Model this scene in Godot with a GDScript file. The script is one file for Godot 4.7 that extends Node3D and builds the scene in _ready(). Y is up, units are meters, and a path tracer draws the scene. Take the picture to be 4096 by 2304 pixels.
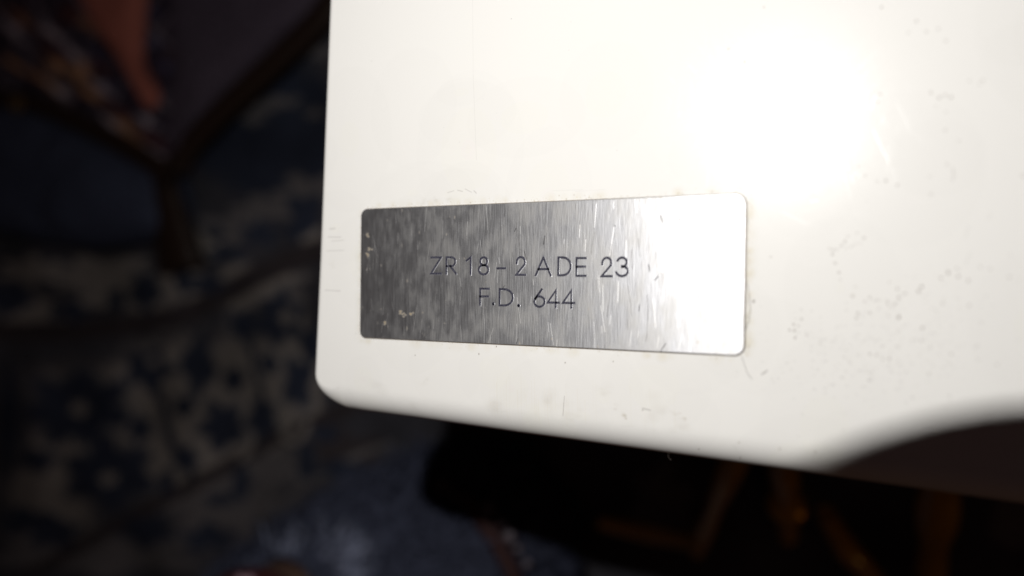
extends Node3D

# metres, y up: the appliance lies flat on a low stool, its printed face at FACE_Y, the rug at y = 0
const FACE_Y := 0.314
const LENS_STOP := 5.6
const ADDED_LAMP_ENERGY := 0.012
const FLASH_ENERGY := 0.0578
const RUG_FIELD := [
	[Vector2(-0.5067, 0.1284), Vector2(0.1799, -0.0158), Vector2(0.0009, 0.0788), 1, 5, 0.12],
	[Vector2(-0.6363, 0.2110), Vector2(0.0778, -0.0101), Vector2(0.0007, 0.0671), 1, 5, 0.15],
	[Vector2(-0.3951, 0.1012), Vector2(0.0723, -0.0055), Vector2(0.0008, 0.0732), 1, 7, 0.12],
	[Vector2(-0.5242, 0.0085), Vector2(0.1070, -0.0011), Vector2(0.0003, 0.0247), 1, 6, 0.2],
	[Vector2(-0.3961, 0.0071), Vector2(0.0723, -0.0008), Vector2(0.0002, 0.0209), 1, 6, 0.2],
	[Vector2(-0.6701, 0.0329), Vector2(0.0808, -0.0019), Vector2(0.0002, 0.0186), 1, 5, 0.2],
	[Vector2(-0.3336, 0.0682), Vector2(0.0330, -0.0019), Vector2(0.0006, 0.0550), 1, 5, 0.15],
	[Vector2(-0.4152, 0.1965), Vector2(0.0743, -0.0104), Vector2(0.0003, 0.0300), 3, 5, 0.25],
	[Vector2(-0.3607, 0.1548), Vector2(0.0467, -0.0054), Vector2(0.0002, 0.0204), 3, 5, 0.25],
	[Vector2(-0.5607, 0.2557), Vector2(0.1315, -0.0215), Vector2(0.0002, 0.0233), 3, 6, 0.2],
	[Vector2(-0.2879, 0.1302), Vector2(0.0385, -0.0039), Vector2(0.0002, 0.0146), 4, 5, 0.3],
	[Vector2(-0.6515, 0.2705), Vector2(0.0792, -0.0130), Vector2(0.0002, 0.0184), 3, 4, 0.3]]
const RUG_MOTIFS := [
	[Vector2(-0.6003, 0.1247), Vector2(0.0855, -0.0069), Vector2(0.0004, 0.0405), 0, 7, 0.132],
	[Vector2(-0.5973, 0.1244), Vector2(0.0154, -0.0012), Vector2(0.0001, 0.0086), 1, 5, 0.2],
	[Vector2(-0.5558, 0.1812), Vector2(0.0686, -0.0081), Vector2(0.0004, 0.0348), 0, 6, 0.144],
	[Vector2(-0.5543, 0.1858), Vector2(0.0137, -0.0016), Vector2(0.0000, 0.0073), 1, 5, 0.2],
	[Vector2(-0.6588, 0.1809), Vector2(0.0303, -0.0033), Vector2(0.0001, 0.0136), 0, 4, 0.12],
	[Vector2(-0.5045, 0.0814), Vector2(0.0329, -0.0019), Vector2(0.0002, 0.0202), 0, 5, 0.18],
	[Vector2(-0.4979, 0.0744), Vector2(0.0083, -0.0004), Vector2(0.0000, 0.0054), 1, 4, 0.2],
	[Vector2(-0.4431, 0.0742), Vector2(0.0218, -0.0012), Vector2(0.0003, 0.0281), 0, 4, 0.15],
	[Vector2(-0.4023, 0.0842), Vector2(0.0139, -0.0009), Vector2(0.0002, 0.0116), 0, 5, 0.12],
	[Vector2(-0.4589, 0.1115), Vector2(0.0144, -0.0012), Vector2(0.0002, 0.0109), 0, 5, 0.12],
	[Vector2(-0.5152, 0.1371), Vector2(0.0199, -0.0019), Vector2(0.0001, 0.0124), 0, 5, 0.12],
	[Vector2(-0.4160, 0.1240), Vector2(0.0280, -0.0025), Vector2(0.0003, 0.0233), 0, 5, 0.18],
	[Vector2(-0.3639, 0.0681), Vector2(0.0118, -0.0006), Vector2(0.0001, 0.0102), 0, 5, 0.12],
	[Vector2(-0.3522, 0.0303), Vector2(0.0255, -0.0007), Vector2(0.0002, 0.0243), 0, 6, 0.15],
	[Vector2(-0.3458, 0.0301), Vector2(0.0093, -0.0002), Vector2(0.0001, 0.0073), 1, 5, 0.2],
	[Vector2(-0.3335, 0.0815), Vector2(0.0176, -0.0011), Vector2(0.0003, 0.0240), 0, 4, 0.15],
	[Vector2(-0.3912, 0.0383), Vector2(0.0190, -0.0006), Vector2(0.0002, 0.0157), 0, 5, 0.18],
	[Vector2(-0.3700, 0.1147), Vector2(0.0184, -0.0016), Vector2(0.0002, 0.0185), 0, 5, 0.18],
	[Vector2(-0.4571, 0.1568), Vector2(0.0178, -0.0019), Vector2(0.0001, 0.0131), 0, 5, 0.15],
	[Vector2(-0.3191, 0.0508), Vector2(0.0147, -0.0006), Vector2(0.0002, 0.0198), 0, 4, 0.15],
	[Vector2(-0.6778, 0.2435), Vector2(0.0462, -0.0067), Vector2(0.0002, 0.0150), 0, 5, 0.18],
	[Vector2(-0.6359, 0.2476), Vector2(0.0440, -0.0067), Vector2(0.0002, 0.0170), 0, 5, 0.15],
	[Vector2(-0.7055, 0.1458), Vector2(0.0161, -0.0014), Vector2(0.0006, 0.0660), 0, 4, 0.12],
	[Vector2(-0.7136, 0.0212), Vector2(0.0518, -0.0009), Vector2(0.0001, 0.0179), 0, 5, 0.12],
	[Vector2(-0.6134, 0.0315), Vector2(0.0323, -0.0007), Vector2(0.0002, 0.0121), 0, 5, 0.18],
	[Vector2(-0.5079, 0.0102), Vector2(0.0221, -0.0002), Vector2(0.0002, 0.0203), 0, 5, 0.18],
	[Vector2(-0.4613, 0.0024), Vector2(0.0120, -0.0001), Vector2(0.0002, 0.0131), 0, 4, 0.12],
	[Vector2(-0.5462, 0.0184), Vector2(0.0134, -0.0002), Vector2(0.0001, 0.0115), 0, 4, 0.12],
	[Vector2(-0.4316, 0.0039), Vector2(0.0229, -0.0001), Vector2(0.0001, 0.0108), 0, 5, 0.18],
	[Vector2(-0.3244, 0.1440), Vector2(0.0100, -0.0011), Vector2(0.0002, 0.0179), 0, 4, 0.12],
	[Vector2(-0.3944, 0.1709), Vector2(0.0110, -0.0014), Vector2(0.0002, 0.0188), 0, 4, 0.12],
	[Vector2(-0.4798, 0.1814), Vector2(0.0111, -0.0013), Vector2(0.0001, 0.0133), 0, 4, 0.12],
	[Vector2(-0.2897, 0.1466), Vector2(0.0280, -0.0032), Vector2(0.0001, 0.0078), 0, 4, 0.12],
	[Vector2(-0.3061, 0.1206), Vector2(0.0145, -0.0013), Vector2(0.0001, 0.0079), 0, 4, 0.12],
	[Vector2(-0.4176, 0.1879), Vector2(0.0197, -0.0026), Vector2(0.0000, 0.0064), 0, 4, 0.18],
	[Vector2(-0.4293, 0.2217), Vector2(0.0340, -0.0053), Vector2(0.0001, 0.0128), 0, 5, 0.18],
	[Vector2(-0.5056, 0.2279), Vector2(0.0375, -0.0057), Vector2(0.0002, 0.0157), 0, 5, 0.18]]
const RUG_CORNER := [
	[Vector2(-0.3638, -0.1222), Vector2(0.0895, 0.0071), Vector2(0.0008, 0.0717), 0, 6, 0.08],
	[Vector2(-0.3827, -0.1340), Vector2(0.0161, 0.0014), Vector2(0.0001, 0.0062), 3, 4, 0.2],
	[Vector2(-0.3707, -0.1422), Vector2(0.0185, 0.0017), Vector2(0.0001, 0.0061), 3, 4, 0.2],
	[Vector2(-0.3509, -0.1455), Vector2(0.0205, 0.0020), Vector2(0.0000, 0.0049), 3, 4, 0.2],
	[Vector2(-0.3208, -0.1822), Vector2(0.0233, 0.0029), Vector2(0.0001, 0.0070), 3, 5, 0.25],
	[Vector2(-0.3513, -0.1789), Vector2(0.0155, 0.0018), Vector2(0.0001, 0.0036), 3, 5, 0.2],
	[Vector2(-0.3178, -0.1324), Vector2(0.0123, 0.0011), Vector2(0.0001, 0.0048), 3, 5, 0.2],
	[Vector2(-0.3087, -0.2022), Vector2(0.0122, 0.0017), Vector2(0.0001, 0.0059), 3, 5, 0.2],
	[Vector2(-0.3246, -0.0713), Vector2(0.0366, 0.0016), Vector2(0.0002, 0.0149), 3, 5, 0.25],
	[Vector2(-0.3684, -0.0589), Vector2(0.0364, 0.0013), Vector2(0.0001, 0.0123), 3, 5, 0.25],
	[Vector2(-0.4123, -0.0435), Vector2(0.0414, 0.0010), Vector2(0.0001, 0.0127), 3, 5, 0.25],
	[Vector2(-0.3294, -0.0496), Vector2(0.0187, 0.0006), Vector2(0.0002, 0.0220), 0, 4, 0.25],
	[Vector2(-0.4411, -0.0280), Vector2(0.0318, 0.0004), Vector2(0.0002, 0.0130), 1, 5, 0.2],
	[Vector2(-0.3736, -0.0385), Vector2(0.0212, 0.0005), Vector2(0.0001, 0.0103), 0, 5, 0.3],
	[Vector2(-0.5620, -0.0074), Vector2(0.0787, 0.0000), Vector2(0.0002, 0.0140), 1, 6, 0.25],
	[Vector2(-0.6723, -0.0073), Vector2(0.0533, 0.0000), Vector2(0.0001, 0.0150), 1, 6, 0.25],
	[Vector2(-0.3167, -0.0314), Vector2(0.0147, 0.0003), Vector2(0.0001, 0.0099), 1, 4, 0.2],
	[Vector2(-0.4237, -0.0395), Vector2(0.0115, 0.0002), Vector2(0.0001, 0.0064), 0, 4, 0.2],
	[Vector2(-0.4121, -0.0223), Vector2(0.0224, 0.0002), Vector2(0.0001, 0.0084), 0, 5, 0.3]]
const RUG_LINES := [
	[[Vector2(-0.8073, 0.0601), Vector2(-0.7202, 0.0556), Vector2(-0.6038, 0.0502), Vector2(-0.5146, 0.0402), Vector2(-0.4583, 0.0297), Vector2(-0.4117, 0.0116), Vector2(-0.3626, -0.0096), Vector2(-0.3068, -0.0253), Vector2(-0.2597, -0.0361)], 0.0095, 4],
	[[Vector2(-0.7597, 0.3447), Vector2(-0.6016, 0.2587), Vector2(-0.5391, 0.2255), Vector2(-0.4937, 0.2009), Vector2(-0.4448, 0.1769), Vector2(-0.3934, 0.1496), Vector2(-0.3558, 0.1291), Vector2(-0.3176, 0.1135), Vector2(-0.2583, 0.0873), Vector2(-0.1936, 0.0591)], 0.0059, 4],
	[[Vector2(-0.4980, 0.0936), Vector2(-0.4852, 0.1105), Vector2(-0.4803, 0.1302), Vector2(-0.4724, 0.1471), Vector2(-0.4570, 0.1587), Vector2(-0.4508, 0.1689)], 0.0050, 0],
	[[Vector2(-0.3834, 0.0527), Vector2(-0.3806, 0.0672), Vector2(-0.3750, 0.0834), Vector2(-0.3694, 0.1016)], 0.0028, 0],
	[[Vector2(-0.4269, 0.2005), Vector2(-0.3986, 0.1859), Vector2(-0.3794, 0.1751), Vector2(-0.3555, 0.1557), Vector2(-0.3174, 0.1353)], 0.0030, 3],
	[[Vector2(-0.3423, 0.1764), Vector2(-0.3097, 0.1543), Vector2(-0.2763, 0.1349), Vector2(-0.2444, 0.1220)], 0.0026, 3],
	[[Vector2(-0.4684, 0.2328), Vector2(-0.4237, 0.2279), Vector2(-0.3928, 0.2103)], 0.0032, 3],
	[[Vector2(-0.3353, 0.1130), Vector2(-0.3480, 0.1263), Vector2(-0.3325, 0.1289), Vector2(-0.3226, 0.1139)], 0.0028, 1],
	[[Vector2(-0.3825, 0.1380), Vector2(-0.3934, 0.1496)], 0.0031, 1],]
const NAVY_PANEL := [Vector2(-0.7637, -0.1770), Vector2(-0.6620, -0.1691), Vector2(-0.6064, -0.1550), Vector2(-0.5543, -0.1347), Vector2(-0.5055, -0.1136), Vector2(-0.4716, -0.0986), Vector2(-0.4493, -0.0839), Vector2(-0.4432, -0.0538), Vector2(-0.4459, -0.0375), Vector2(-0.4891, -0.0289), Vector2(-0.5531, -0.0254), Vector2(-0.6232, -0.0319), Vector2(-0.6840, -0.0424), Vector2(-0.7626, -0.0616)]
const GREY_PANEL := [Vector2(-0.4455, -0.2690), Vector2(-0.3525, -0.2616), Vector2(-0.2830, -0.2302), Vector2(-0.2941, -0.2048), Vector2(-0.3516, -0.1716), Vector2(-0.4035, -0.1382), Vector2(-0.4338, -0.1146), Vector2(-0.4479, -0.0869), Vector2(-0.4555, -0.1142), Vector2(-0.4531, -0.1676)]
const LINING := [Vector2(-0.8139, -0.3682), Vector2(-0.5754, -0.3280), Vector2(-0.4481, -0.2919), Vector2(-0.4504, -0.2337), Vector2(-0.4571, -0.1715), Vector2(-0.4580, -0.1168), Vector2(-0.4607, -0.0874), Vector2(-0.4881, -0.0986), Vector2(-0.5734, -0.1344), Vector2(-0.6845, -0.1676), Vector2(-0.8120, -0.1848)]
const RED_BAND := [Vector2(-0.5873, -0.2926), Vector2(-0.5301, -0.2845), Vector2(-0.4843, -0.2720), Vector2(-0.4854, -0.2255), Vector2(-0.4865, -0.1854), Vector2(-0.4757, -0.1693), Vector2(-0.4665, -0.1536), Vector2(-0.4784, -0.1443), Vector2(-0.4971, -0.1674), Vector2(-0.5195, -0.1958), Vector2(-0.5526, -0.2332)]
const TRIM_LEFT := [Vector2(-0.7440, -0.1764), Vector2(-0.6447, -0.1659), Vector2(-0.5904, -0.1523), Vector2(-0.5396, -0.1325), Vector2(-0.4919, -0.1122), Vector2(-0.4589, -0.0962), Vector2(-0.4329, -0.0796)]
const TRIM_SEAM := [Vector2(-0.4541, -0.0984), Vector2(-0.4509, -0.0733), Vector2(-0.4477, -0.0503), Vector2(-0.4440, -0.0295), Vector2(-0.4409, -0.0078)]
const TRIM_RIGHT := [Vector2(-0.2700, -0.2223), Vector2(-0.2898, -0.1968), Vector2(-0.3199, -0.1764), Vector2(-0.3465, -0.1600), Vector2(-0.3926, -0.1321), Vector2(-0.4223, -0.1108), Vector2(-0.4390, -0.0917)]
const EYELET := Vector2(-0.6075, -0.1538)
const LINING_PATCHES := [
	[Vector2(-0.6542, -0.2484), Vector2(0.0318, 0.0206), Vector2(-0.0069, 0.0043), 2, 4, 0.2],
	[Vector2(-0.6662, -0.2395), Vector2(0.0275, 0.0175), Vector2(-0.0069, 0.0044), 1, 4, 0.2],
	[Vector2(-0.6093, -0.2284), Vector2(0.0279, 0.0182), Vector2(-0.0064, 0.0042), 1, 4, 0.2],
	[Vector2(-0.5727, -0.2012), Vector2(0.0244, 0.0159), Vector2(-0.0072, 0.0050), 1, 4, 0.2],
	[Vector2(-0.5695, -0.1867), Vector2(0.0200, 0.0128), Vector2(-0.0113, 0.0079), 3, 4, 0.2],
	[Vector2(-0.5977, -0.1961), Vector2(0.0275, 0.0175), Vector2(-0.0064, 0.0044), 3, 4, 0.2],
	[Vector2(-0.5392, -0.1694), Vector2(0.0192, 0.0124), Vector2(-0.0059, 0.0043), 1, 4, 0.2],
	[Vector2(-0.6153, -0.1837), Vector2(0.0304, 0.0190), Vector2(-0.0065, 0.0045), 3, 4, 0.2],
	[Vector2(-0.5975, -0.1725), Vector2(0.0185, 0.0115), Vector2(-0.0047, 0.0033), 1, 4, 0.2],
	[Vector2(-0.5571, -0.1673), Vector2(0.0240, 0.0152), Vector2(-0.0071, 0.0051), 3, 4, 0.2],
	[Vector2(-0.5272, -0.1368), Vector2(0.0210, 0.0132), Vector2(-0.0058, 0.0044), 1, 4, 0.2],
	[Vector2(-0.5113, -0.1335), Vector2(0.0226, 0.0143), Vector2(-0.0076, 0.0058), 3, 4, 0.2],
	[Vector2(-0.4862, -0.1362), Vector2(0.0140, 0.0090), Vector2(-0.0046, 0.0036), 1, 4, 0.2],
	[Vector2(-0.4971, -0.1179), Vector2(0.0162, 0.0102), Vector2(-0.0056, 0.0044), 3, 4, 0.2],
	[Vector2(-0.4790, -0.1080), Vector2(0.0138, 0.0087), Vector2(-0.0046, 0.0036), 1, 4, 0.2],
	[Vector2(-0.4677, -0.1826), Vector2(0.0079, 0.0054), Vector2(-0.0044, 0.0034), 5, 4, 0.2],
	[Vector2(-0.4755, -0.1599), Vector2(0.0079, 0.0053), Vector2(-0.0036, 0.0028), 5, 4, 0.2],
	[Vector2(-0.4803, -0.2297), Vector2(0.0079, 0.0057), Vector2(-0.0036, 0.0026), 5, 4, 0.2],
	[Vector2(-0.4787, -0.2048), Vector2(0.0080, 0.0055), Vector2(-0.0036, 0.0027), 5, 4, 0.2],
	[Vector2(-0.6043, -0.2123), Vector2(0.0300, 0.0193), Vector2(-0.0053, 0.0036), 4, 4, 0.2],
	[Vector2(-0.5273, -0.1515), Vector2(0.0231, 0.0147), Vector2(-0.0058, 0.0043), 4, 4, 0.2],
	[Vector2(-0.4819, -0.1215), Vector2(0.0198, 0.0125), Vector2(-0.0064, 0.0050), 4, 4, 0.2],
	[Vector2(-0.5424, -0.1896), Vector2(0.0256, 0.0168), Vector2(-0.0069, 0.0050), 4, 4, 0.2],
	[Vector2(-0.6624, -0.2048), Vector2(0.0298, 0.0184), Vector2(-0.0045, 0.0030), 3, 4, 0.2],
	[Vector2(-0.5578, -0.2293), Vector2(0.0197, 0.0132), Vector2(-0.0070, 0.0048), 2, 4, 0.2],
	[Vector2(-0.5825, -0.2410), Vector2(0.0137, 0.0092), Vector2(-0.0114, 0.0076), 4, 4, 0.2],
	[Vector2(-0.5276, -0.1711), Vector2(0.0127, 0.0082), Vector2(-0.0048, 0.0035), 5, 4, 0.2],
	[Vector2(-0.5485, -0.2002), Vector2(0.0195, 0.0128), Vector2(-0.0049, 0.0035), 5, 4, 0.2]]
const SLIPPER := [Vector2(-0.3279, 0.2117), Vector2(-0.3126, 0.1894), Vector2(-0.2902, 0.1701), Vector2(-0.2579, 0.1506), Vector2(-0.2209, 0.1287), Vector2(-0.1909, 0.1119), Vector2(-0.1697, 0.1066), Vector2(-0.1510, 0.1078), Vector2(-0.1352, 0.1126), Vector2(-0.1215, 0.1201), Vector2(-0.1081, 0.1293), Vector2(-0.0951, 0.1421), Vector2(-0.0880, 0.1536), Vector2(-0.0876, 0.1879), Vector2(-0.1402, 0.2265), Vector2(-0.2637, 0.2573), Vector2(-0.3231, 0.2398)]
const PIPING := [Vector2(-0.1220, 0.1156), Vector2(-0.1159, 0.1201), Vector2(-0.1092, 0.1271), Vector2(-0.1025, 0.1346), Vector2(-0.0967, 0.1428), Vector2(-0.0916, 0.1510), Vector2(-0.0865, 0.1668)]
const BEADS := [Vector2(-0.1056, 0.1200), Vector2(-0.1017, 0.1230), Vector2(-0.0979, 0.1263), Vector2(-0.0958, 0.1299), Vector2(-0.0932, 0.1325), Vector2(-0.0911, 0.1360), Vector2(-0.0884, 0.1382), Vector2(-0.0857, 0.1412), Vector2(-0.0833, 0.1447)]
const OUTER_BAND := [Vector2(-0.1071, 0.1410), Vector2(-0.0992, 0.1456), Vector2(-0.0913, 0.1545), Vector2(-0.0843, 0.1662), Vector2(-0.0803, 0.1812)]
const OPENING := [
	[Vector2(-0.2005, 0.1654), Vector2(0.0299, -0.0061), Vector2(0.0002, 0.0193), 0, 4, 0.1]]
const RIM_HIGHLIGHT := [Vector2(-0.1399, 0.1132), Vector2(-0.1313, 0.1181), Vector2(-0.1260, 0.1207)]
const LEG_A := [Vector3(0.0054, 0.060, 0.1102), Vector3(-0.0171, 0.000, 0.1653)]
const LEG_B := [Vector3(0.0371, 0.070, 0.0998), Vector3(0.0356, 0.000, 0.1486)]
const LEG_C := [Vector3(0.1005, 0.090, 0.0936), Vector3(0.1076, 0.000, 0.1637)]
const RUNG := [Vector3(-0.0740, 0.020, 0.1512), Vector3(-0.0124, 0.020, 0.1556)]
const BRACE := [Vector3(0.0553, 0.050, 0.1181), Vector3(0.0838, 0.000, 0.1680)]
const KNOB := [Vector3(0.0370, 0.045, 0.1181), Vector3(0.0370, 0.045, 0.1182)]
const SPECKS := [Vector3(0.05649, -0.00462, 1.00), Vector3(0.05706, -0.00445, 0.80), Vector3(0.05768, -0.00445, 1.00), Vector3(0.05841, -0.00514, 1.50), Vector3(0.05896, -0.00583, 1.00), Vector3(0.05919, -0.00475, 0.70), Vector3(0.05997, -0.00504, 0.80), Vector3(0.05936, -0.00679, 0.70), Vector3(0.06086, -0.00730, 1.00), Vector3(0.06190, -0.00642, 1.50), Vector3(0.06059, -0.00543, 0.50), Vector3(0.06131, -0.00555, 0.60), Vector3(0.05700, -0.00364, 1.20), Vector3(0.05746, -0.00210, 1.40), Vector3(0.05807, -0.00048, 1.10), Vector3(0.05828, 0.00074, 1.00), Vector3(0.06026, 0.00367, 1.00), Vector3(0.06580, 0.00114, 0.90), Vector3(0.06702, 0.00223, 0.90), Vector3(0.07060, 0.00185, 2.20), Vector3(0.07013, 0.00261, 1.60), Vector3(0.06820, 0.00302, 1.30), Vector3(0.06727, 0.00377, 1.40), Vector3(0.06214, 0.00449, 1.20), Vector3(0.06289, 0.00376, 1.00), Vector3(0.06558, 0.00438, 1.20), Vector3(0.06564, 0.00480, 0.90), Vector3(0.06670, 0.00483, 1.00), Vector3(0.06408, 0.00419, 1.00), Vector3(0.06292, 0.00642, 1.00), Vector3(0.06575, 0.00687, 0.90), Vector3(0.06111, 0.00654, 1.30), Vector3(0.06088, 0.00735, 1.20), Vector3(0.06731, 0.00701, 2.00), Vector3(0.07077, 0.00880, 1.20), Vector3(0.07070, 0.01088, 1.00), Vector3(0.06300, 0.01346, 1.60), Vector3(0.06598, 0.01415, 1.20), Vector3(0.06495, 0.01420, 1.00), Vector3(0.06400, 0.01362, 0.90), Vector3(0.05084, 0.00874, 1.70), Vector3(0.05211, 0.00780, 1.30), Vector3(0.05166, 0.00899, 1.20), Vector3(0.05098, 0.00990, 1.40), Vector3(0.05013, 0.00979, 1.00), Vector3(0.05301, 0.01060, 1.20), Vector3(0.05112, 0.01117, 1.10), Vector3(0.07437, -0.00051, 1.70), Vector3(0.07557, -0.00120, 1.20), Vector3(0.07580, 0.00012, 1.40), Vector3(0.07335, 0.00039, 1.20), Vector3(0.07721, 0.00080, 1.10), Vector3(0.08279, 0.00021, 1.00), Vector3(0.08017, -0.00115, 1.00), Vector3(0.07366, 0.00461, 1.20), Vector3(0.07737, 0.00484, 1.00), Vector3(0.07496, 0.01282, 0.90), Vector3(0.08129, 0.01425, 0.80), Vector3(0.07184, 0.01632, 0.80), Vector3(0.04685, -0.00328, 1.20), Vector3(0.04401, 0.00478, 2.20), Vector3(0.07478, 0.01977, 0.80), Vector3(0.06413, -0.04558, 1.20), Vector3(0.06935, -0.04247, 1.00), Vector3(0.06812, -0.04075, 1.00), Vector3(0.07083, -0.04051, 1.40), Vector3(0.07250, -0.04074, 1.00), Vector3(0.07363, -0.03862, 0.80), Vector3(0.04195, -0.03892, 1.10), Vector3(0.06406, -0.03083, 1.40), Vector3(0.07158, -0.03031, 1.20), Vector3(0.07274, -0.02937, 1.40), Vector3(0.07358, -0.02975, 1.20), Vector3(0.07446, -0.02930, 1.40), Vector3(0.07232, -0.02793, 0.90), Vector3(0.07376, -0.02692, 0.80), Vector3(0.06372, -0.02955, 0.90), Vector3(0.04901, -0.02033, 1.10), Vector3(0.04798, -0.01694, 1.00), Vector3(0.04738, -0.01653, 0.90), Vector3(0.06197, -0.01709, 1.30), Vector3(0.06087, -0.01875, 0.90), Vector3(0.06512, -0.01605, 1.70), Vector3(0.06684, -0.01526, 1.00), Vector3(0.06385, -0.01606, 0.90), Vector3(0.08441, -0.01589, 1.60), Vector3(0.07369, -0.02392, 0.90), Vector3(0.07561, -0.02207, 0.80), Vector3(0.07397, -0.01828, 0.90), Vector3(0.07164, -0.01644, 0.90), Vector3(0.07697, -0.03168, 0.90), Vector3(0.07885, -0.03160, 0.90), Vector3(0.07841, -0.03102, 0.90), Vector3(0.04517, -0.04843, 0.70), Vector3(0.03910, -0.04166, 0.70), Vector3(0.07177, -0.01348, 0.90), Vector3(0.05264, 0.03604, 1.60), Vector3(0.05568, 0.03562, 1.00), Vector3(0.03434, 0.03299, 1.20), Vector3(0.03980, 0.03491, 0.80), Vector3(0.04178, 0.03400, 1.40), Vector3(0.01782, 0.01715, 1.10), Vector3(0.00779, 0.01794, 0.80), Vector3(-0.02775, 0.01820, 0.80), Vector3(-0.00769, 0.01534, 0.80), Vector3(-0.01182, 0.01713, 0.90), Vector3(0.04174, 0.03079, 0.90), Vector3(0.02381, 0.02628, 0.80), Vector3(-0.00367, -0.01442, 1.10), Vector3(0.04876, 0.03120, 0.90), Vector3(0.05462, 0.03117, 0.80)]
const STROKES := [[Vector2(0.04555, 0.01803), Vector2(0.04648, 0.01725), 0.16, 0.6], [Vector2(0.00770, 0.02470), Vector2(0.00742, 0.02874), 0.09, 0.45], [Vector2(-0.01416, -0.05885), Vector2(-0.01386, -0.04272), 0.08, 0.08], [Vector2(-0.01386, -0.04272), Vector2(-0.01287, -0.02440), 0.08, 0.1], [Vector2(0.07475, -0.01770), Vector2(0.07505, -0.01646), 0.1, 0.35], [Vector2(0.07505, -0.01646), Vector2(0.07470, -0.01557), 0.1, 0.35], [Vector2(-0.05173, -0.01054), Vector2(-0.05012, -0.01063), 0.3, 0.18], [Vector2(-0.05215, -0.00866), Vector2(-0.04850, -0.00853), 0.2, 0.22], [Vector2(-0.05119, -0.00769), Vector2(-0.04756, -0.00781), 0.15, 0.2], [Vector2(-0.05263, -0.00534), Vector2(-0.04753, -0.00546), 0.15, 0.2], [Vector2(-0.05290, 0.00399), Vector2(-0.04851, 0.00411), 0.2, 0.2], [Vector2(-0.01985, -0.01774), Vector2(-0.01830, -0.01810), 0.2, 0.15], [Vector2(-0.01737, -0.01817), Vector2(-0.01614, -0.01785), 0.2, 0.18], [Vector2(-0.01553, -0.01836), Vector2(-0.01401, -0.01759), 0.2, 0.15], [Vector2(-0.01340, -0.01788), Vector2(-0.01280, -0.01732), 0.2, 0.2], [Vector2(0.00469, -0.01707), Vector2(0.01113, -0.01699), 0.15, 0.04], [Vector2(0.00954, -0.01670), Vector2(0.01581, -0.01682), 0.15, 0.03], [Vector2(0.05563, -0.02231), Vector2(0.05648, -0.01746), 0.06, 0.12], [Vector2(0.02381, 0.02590), Vector2(0.02527, 0.02616), 0.35, 0.18], [Vector2(0.07670, -0.00619), Vector2(0.07720, -0.00821), 0.1, 0.15], [Vector2(0.07976, -0.00895), Vector2(0.08026, -0.01015), 0.1, 0.15], [Vector2(0.07675, -0.00170), Vector2(0.07742, -0.00373), 0.1, 0.15], [Vector2(0.04065, 0.03136), Vector2(0.04199, 0.03351), 0.06, 0.12]]
const SMUDGES := [[Vector2(0.02011, 0.02766), 1.3, 0.38], [Vector2(0.02061, 0.02801), 0.8, 0.4], [Vector2(0.01858, 0.02622), 1.3, 0.12], [Vector2(0.03205, 0.02712), 0.9, 0.45], [Vector2(0.03078, 0.02676), 1.2, 0.2], [Vector2(0.02960, 0.02653), 0.9, 0.18], [Vector2(-0.02618, -0.01568), 2.2, 0.1], [Vector2(-0.02298, -0.01622), 1.6, 0.14], [Vector2(-0.01921, -0.01635), 1.8, 0.1], [Vector2(-0.05076, -0.00195), 1.5, 0.08], [Vector2(0.03654, -0.01527), 0.7, 0.4], [Vector2(-0.02510, 0.02361), 1.6, 0.08], [Vector2(-0.01578, 0.01489), 2, 0.07], [Vector2(0.06063, 0.00193), 0.8, 0.2], [Vector2(0.06026, 0.00344), 0.8, 0.2], [Vector2(0.01003, 0.02741), 4, 0.12], [Vector2(0.00462, 0.02580), 4, 0.09], [Vector2(-0.00667, 0.02772), 5, 0.09], [Vector2(0.02624, 0.02608), 3.5, 0.12], [Vector2(0.01626, 0.02343), 3, 0.08], [Vector2(-0.03838, 0.02677), 4, 0.06], [Vector2(0.03104, 0.02854), 3, 0.1], [Vector2(-0.02827, 0.03054), 3, 0.06], [Vector2(0.04341, 0.00416), 0.7, 0.2]]
const HAIRS := [[Vector2(0.04294, 0.00142), Vector2(0.04332, 0.00416), Vector2(0.04348, 0.00643), Vector2(0.04316, 0.00872), Vector2(0.04252, 0.01034)], [Vector2(0.04214, 0.01494), Vector2(0.04250, 0.01606), Vector2(0.04313, 0.01785), Vector2(0.04393, 0.01908)], [Vector2(0.04254, -0.01090), Vector2(0.04282, -0.00998), Vector2(0.04308, -0.00938)], [Vector2(0.02873, 0.03410), Vector2(0.02865, 0.03497), Vector2(0.02894, 0.03551), Vector2(0.02932, 0.03561)]]
const CAMERA_AT := Vector3(0.0569055, 0.4500072, 0.0021918)
const CAMERA_RIGHT := Vector3(0.9121869, -0.4096508, -0.0100701)
const CAMERA_UP := Vector3(-0.0113010, -0.0005838, -0.9999360)
const CAMERA_BACK := Vector3(0.4096186, 0.9122422, -0.0051620)
const FLASH_AT := Vector3(0.0364561, 0.5136068, -0.0672033)

var rng := RandomNumberGenerator.new()
var names := {}


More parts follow.
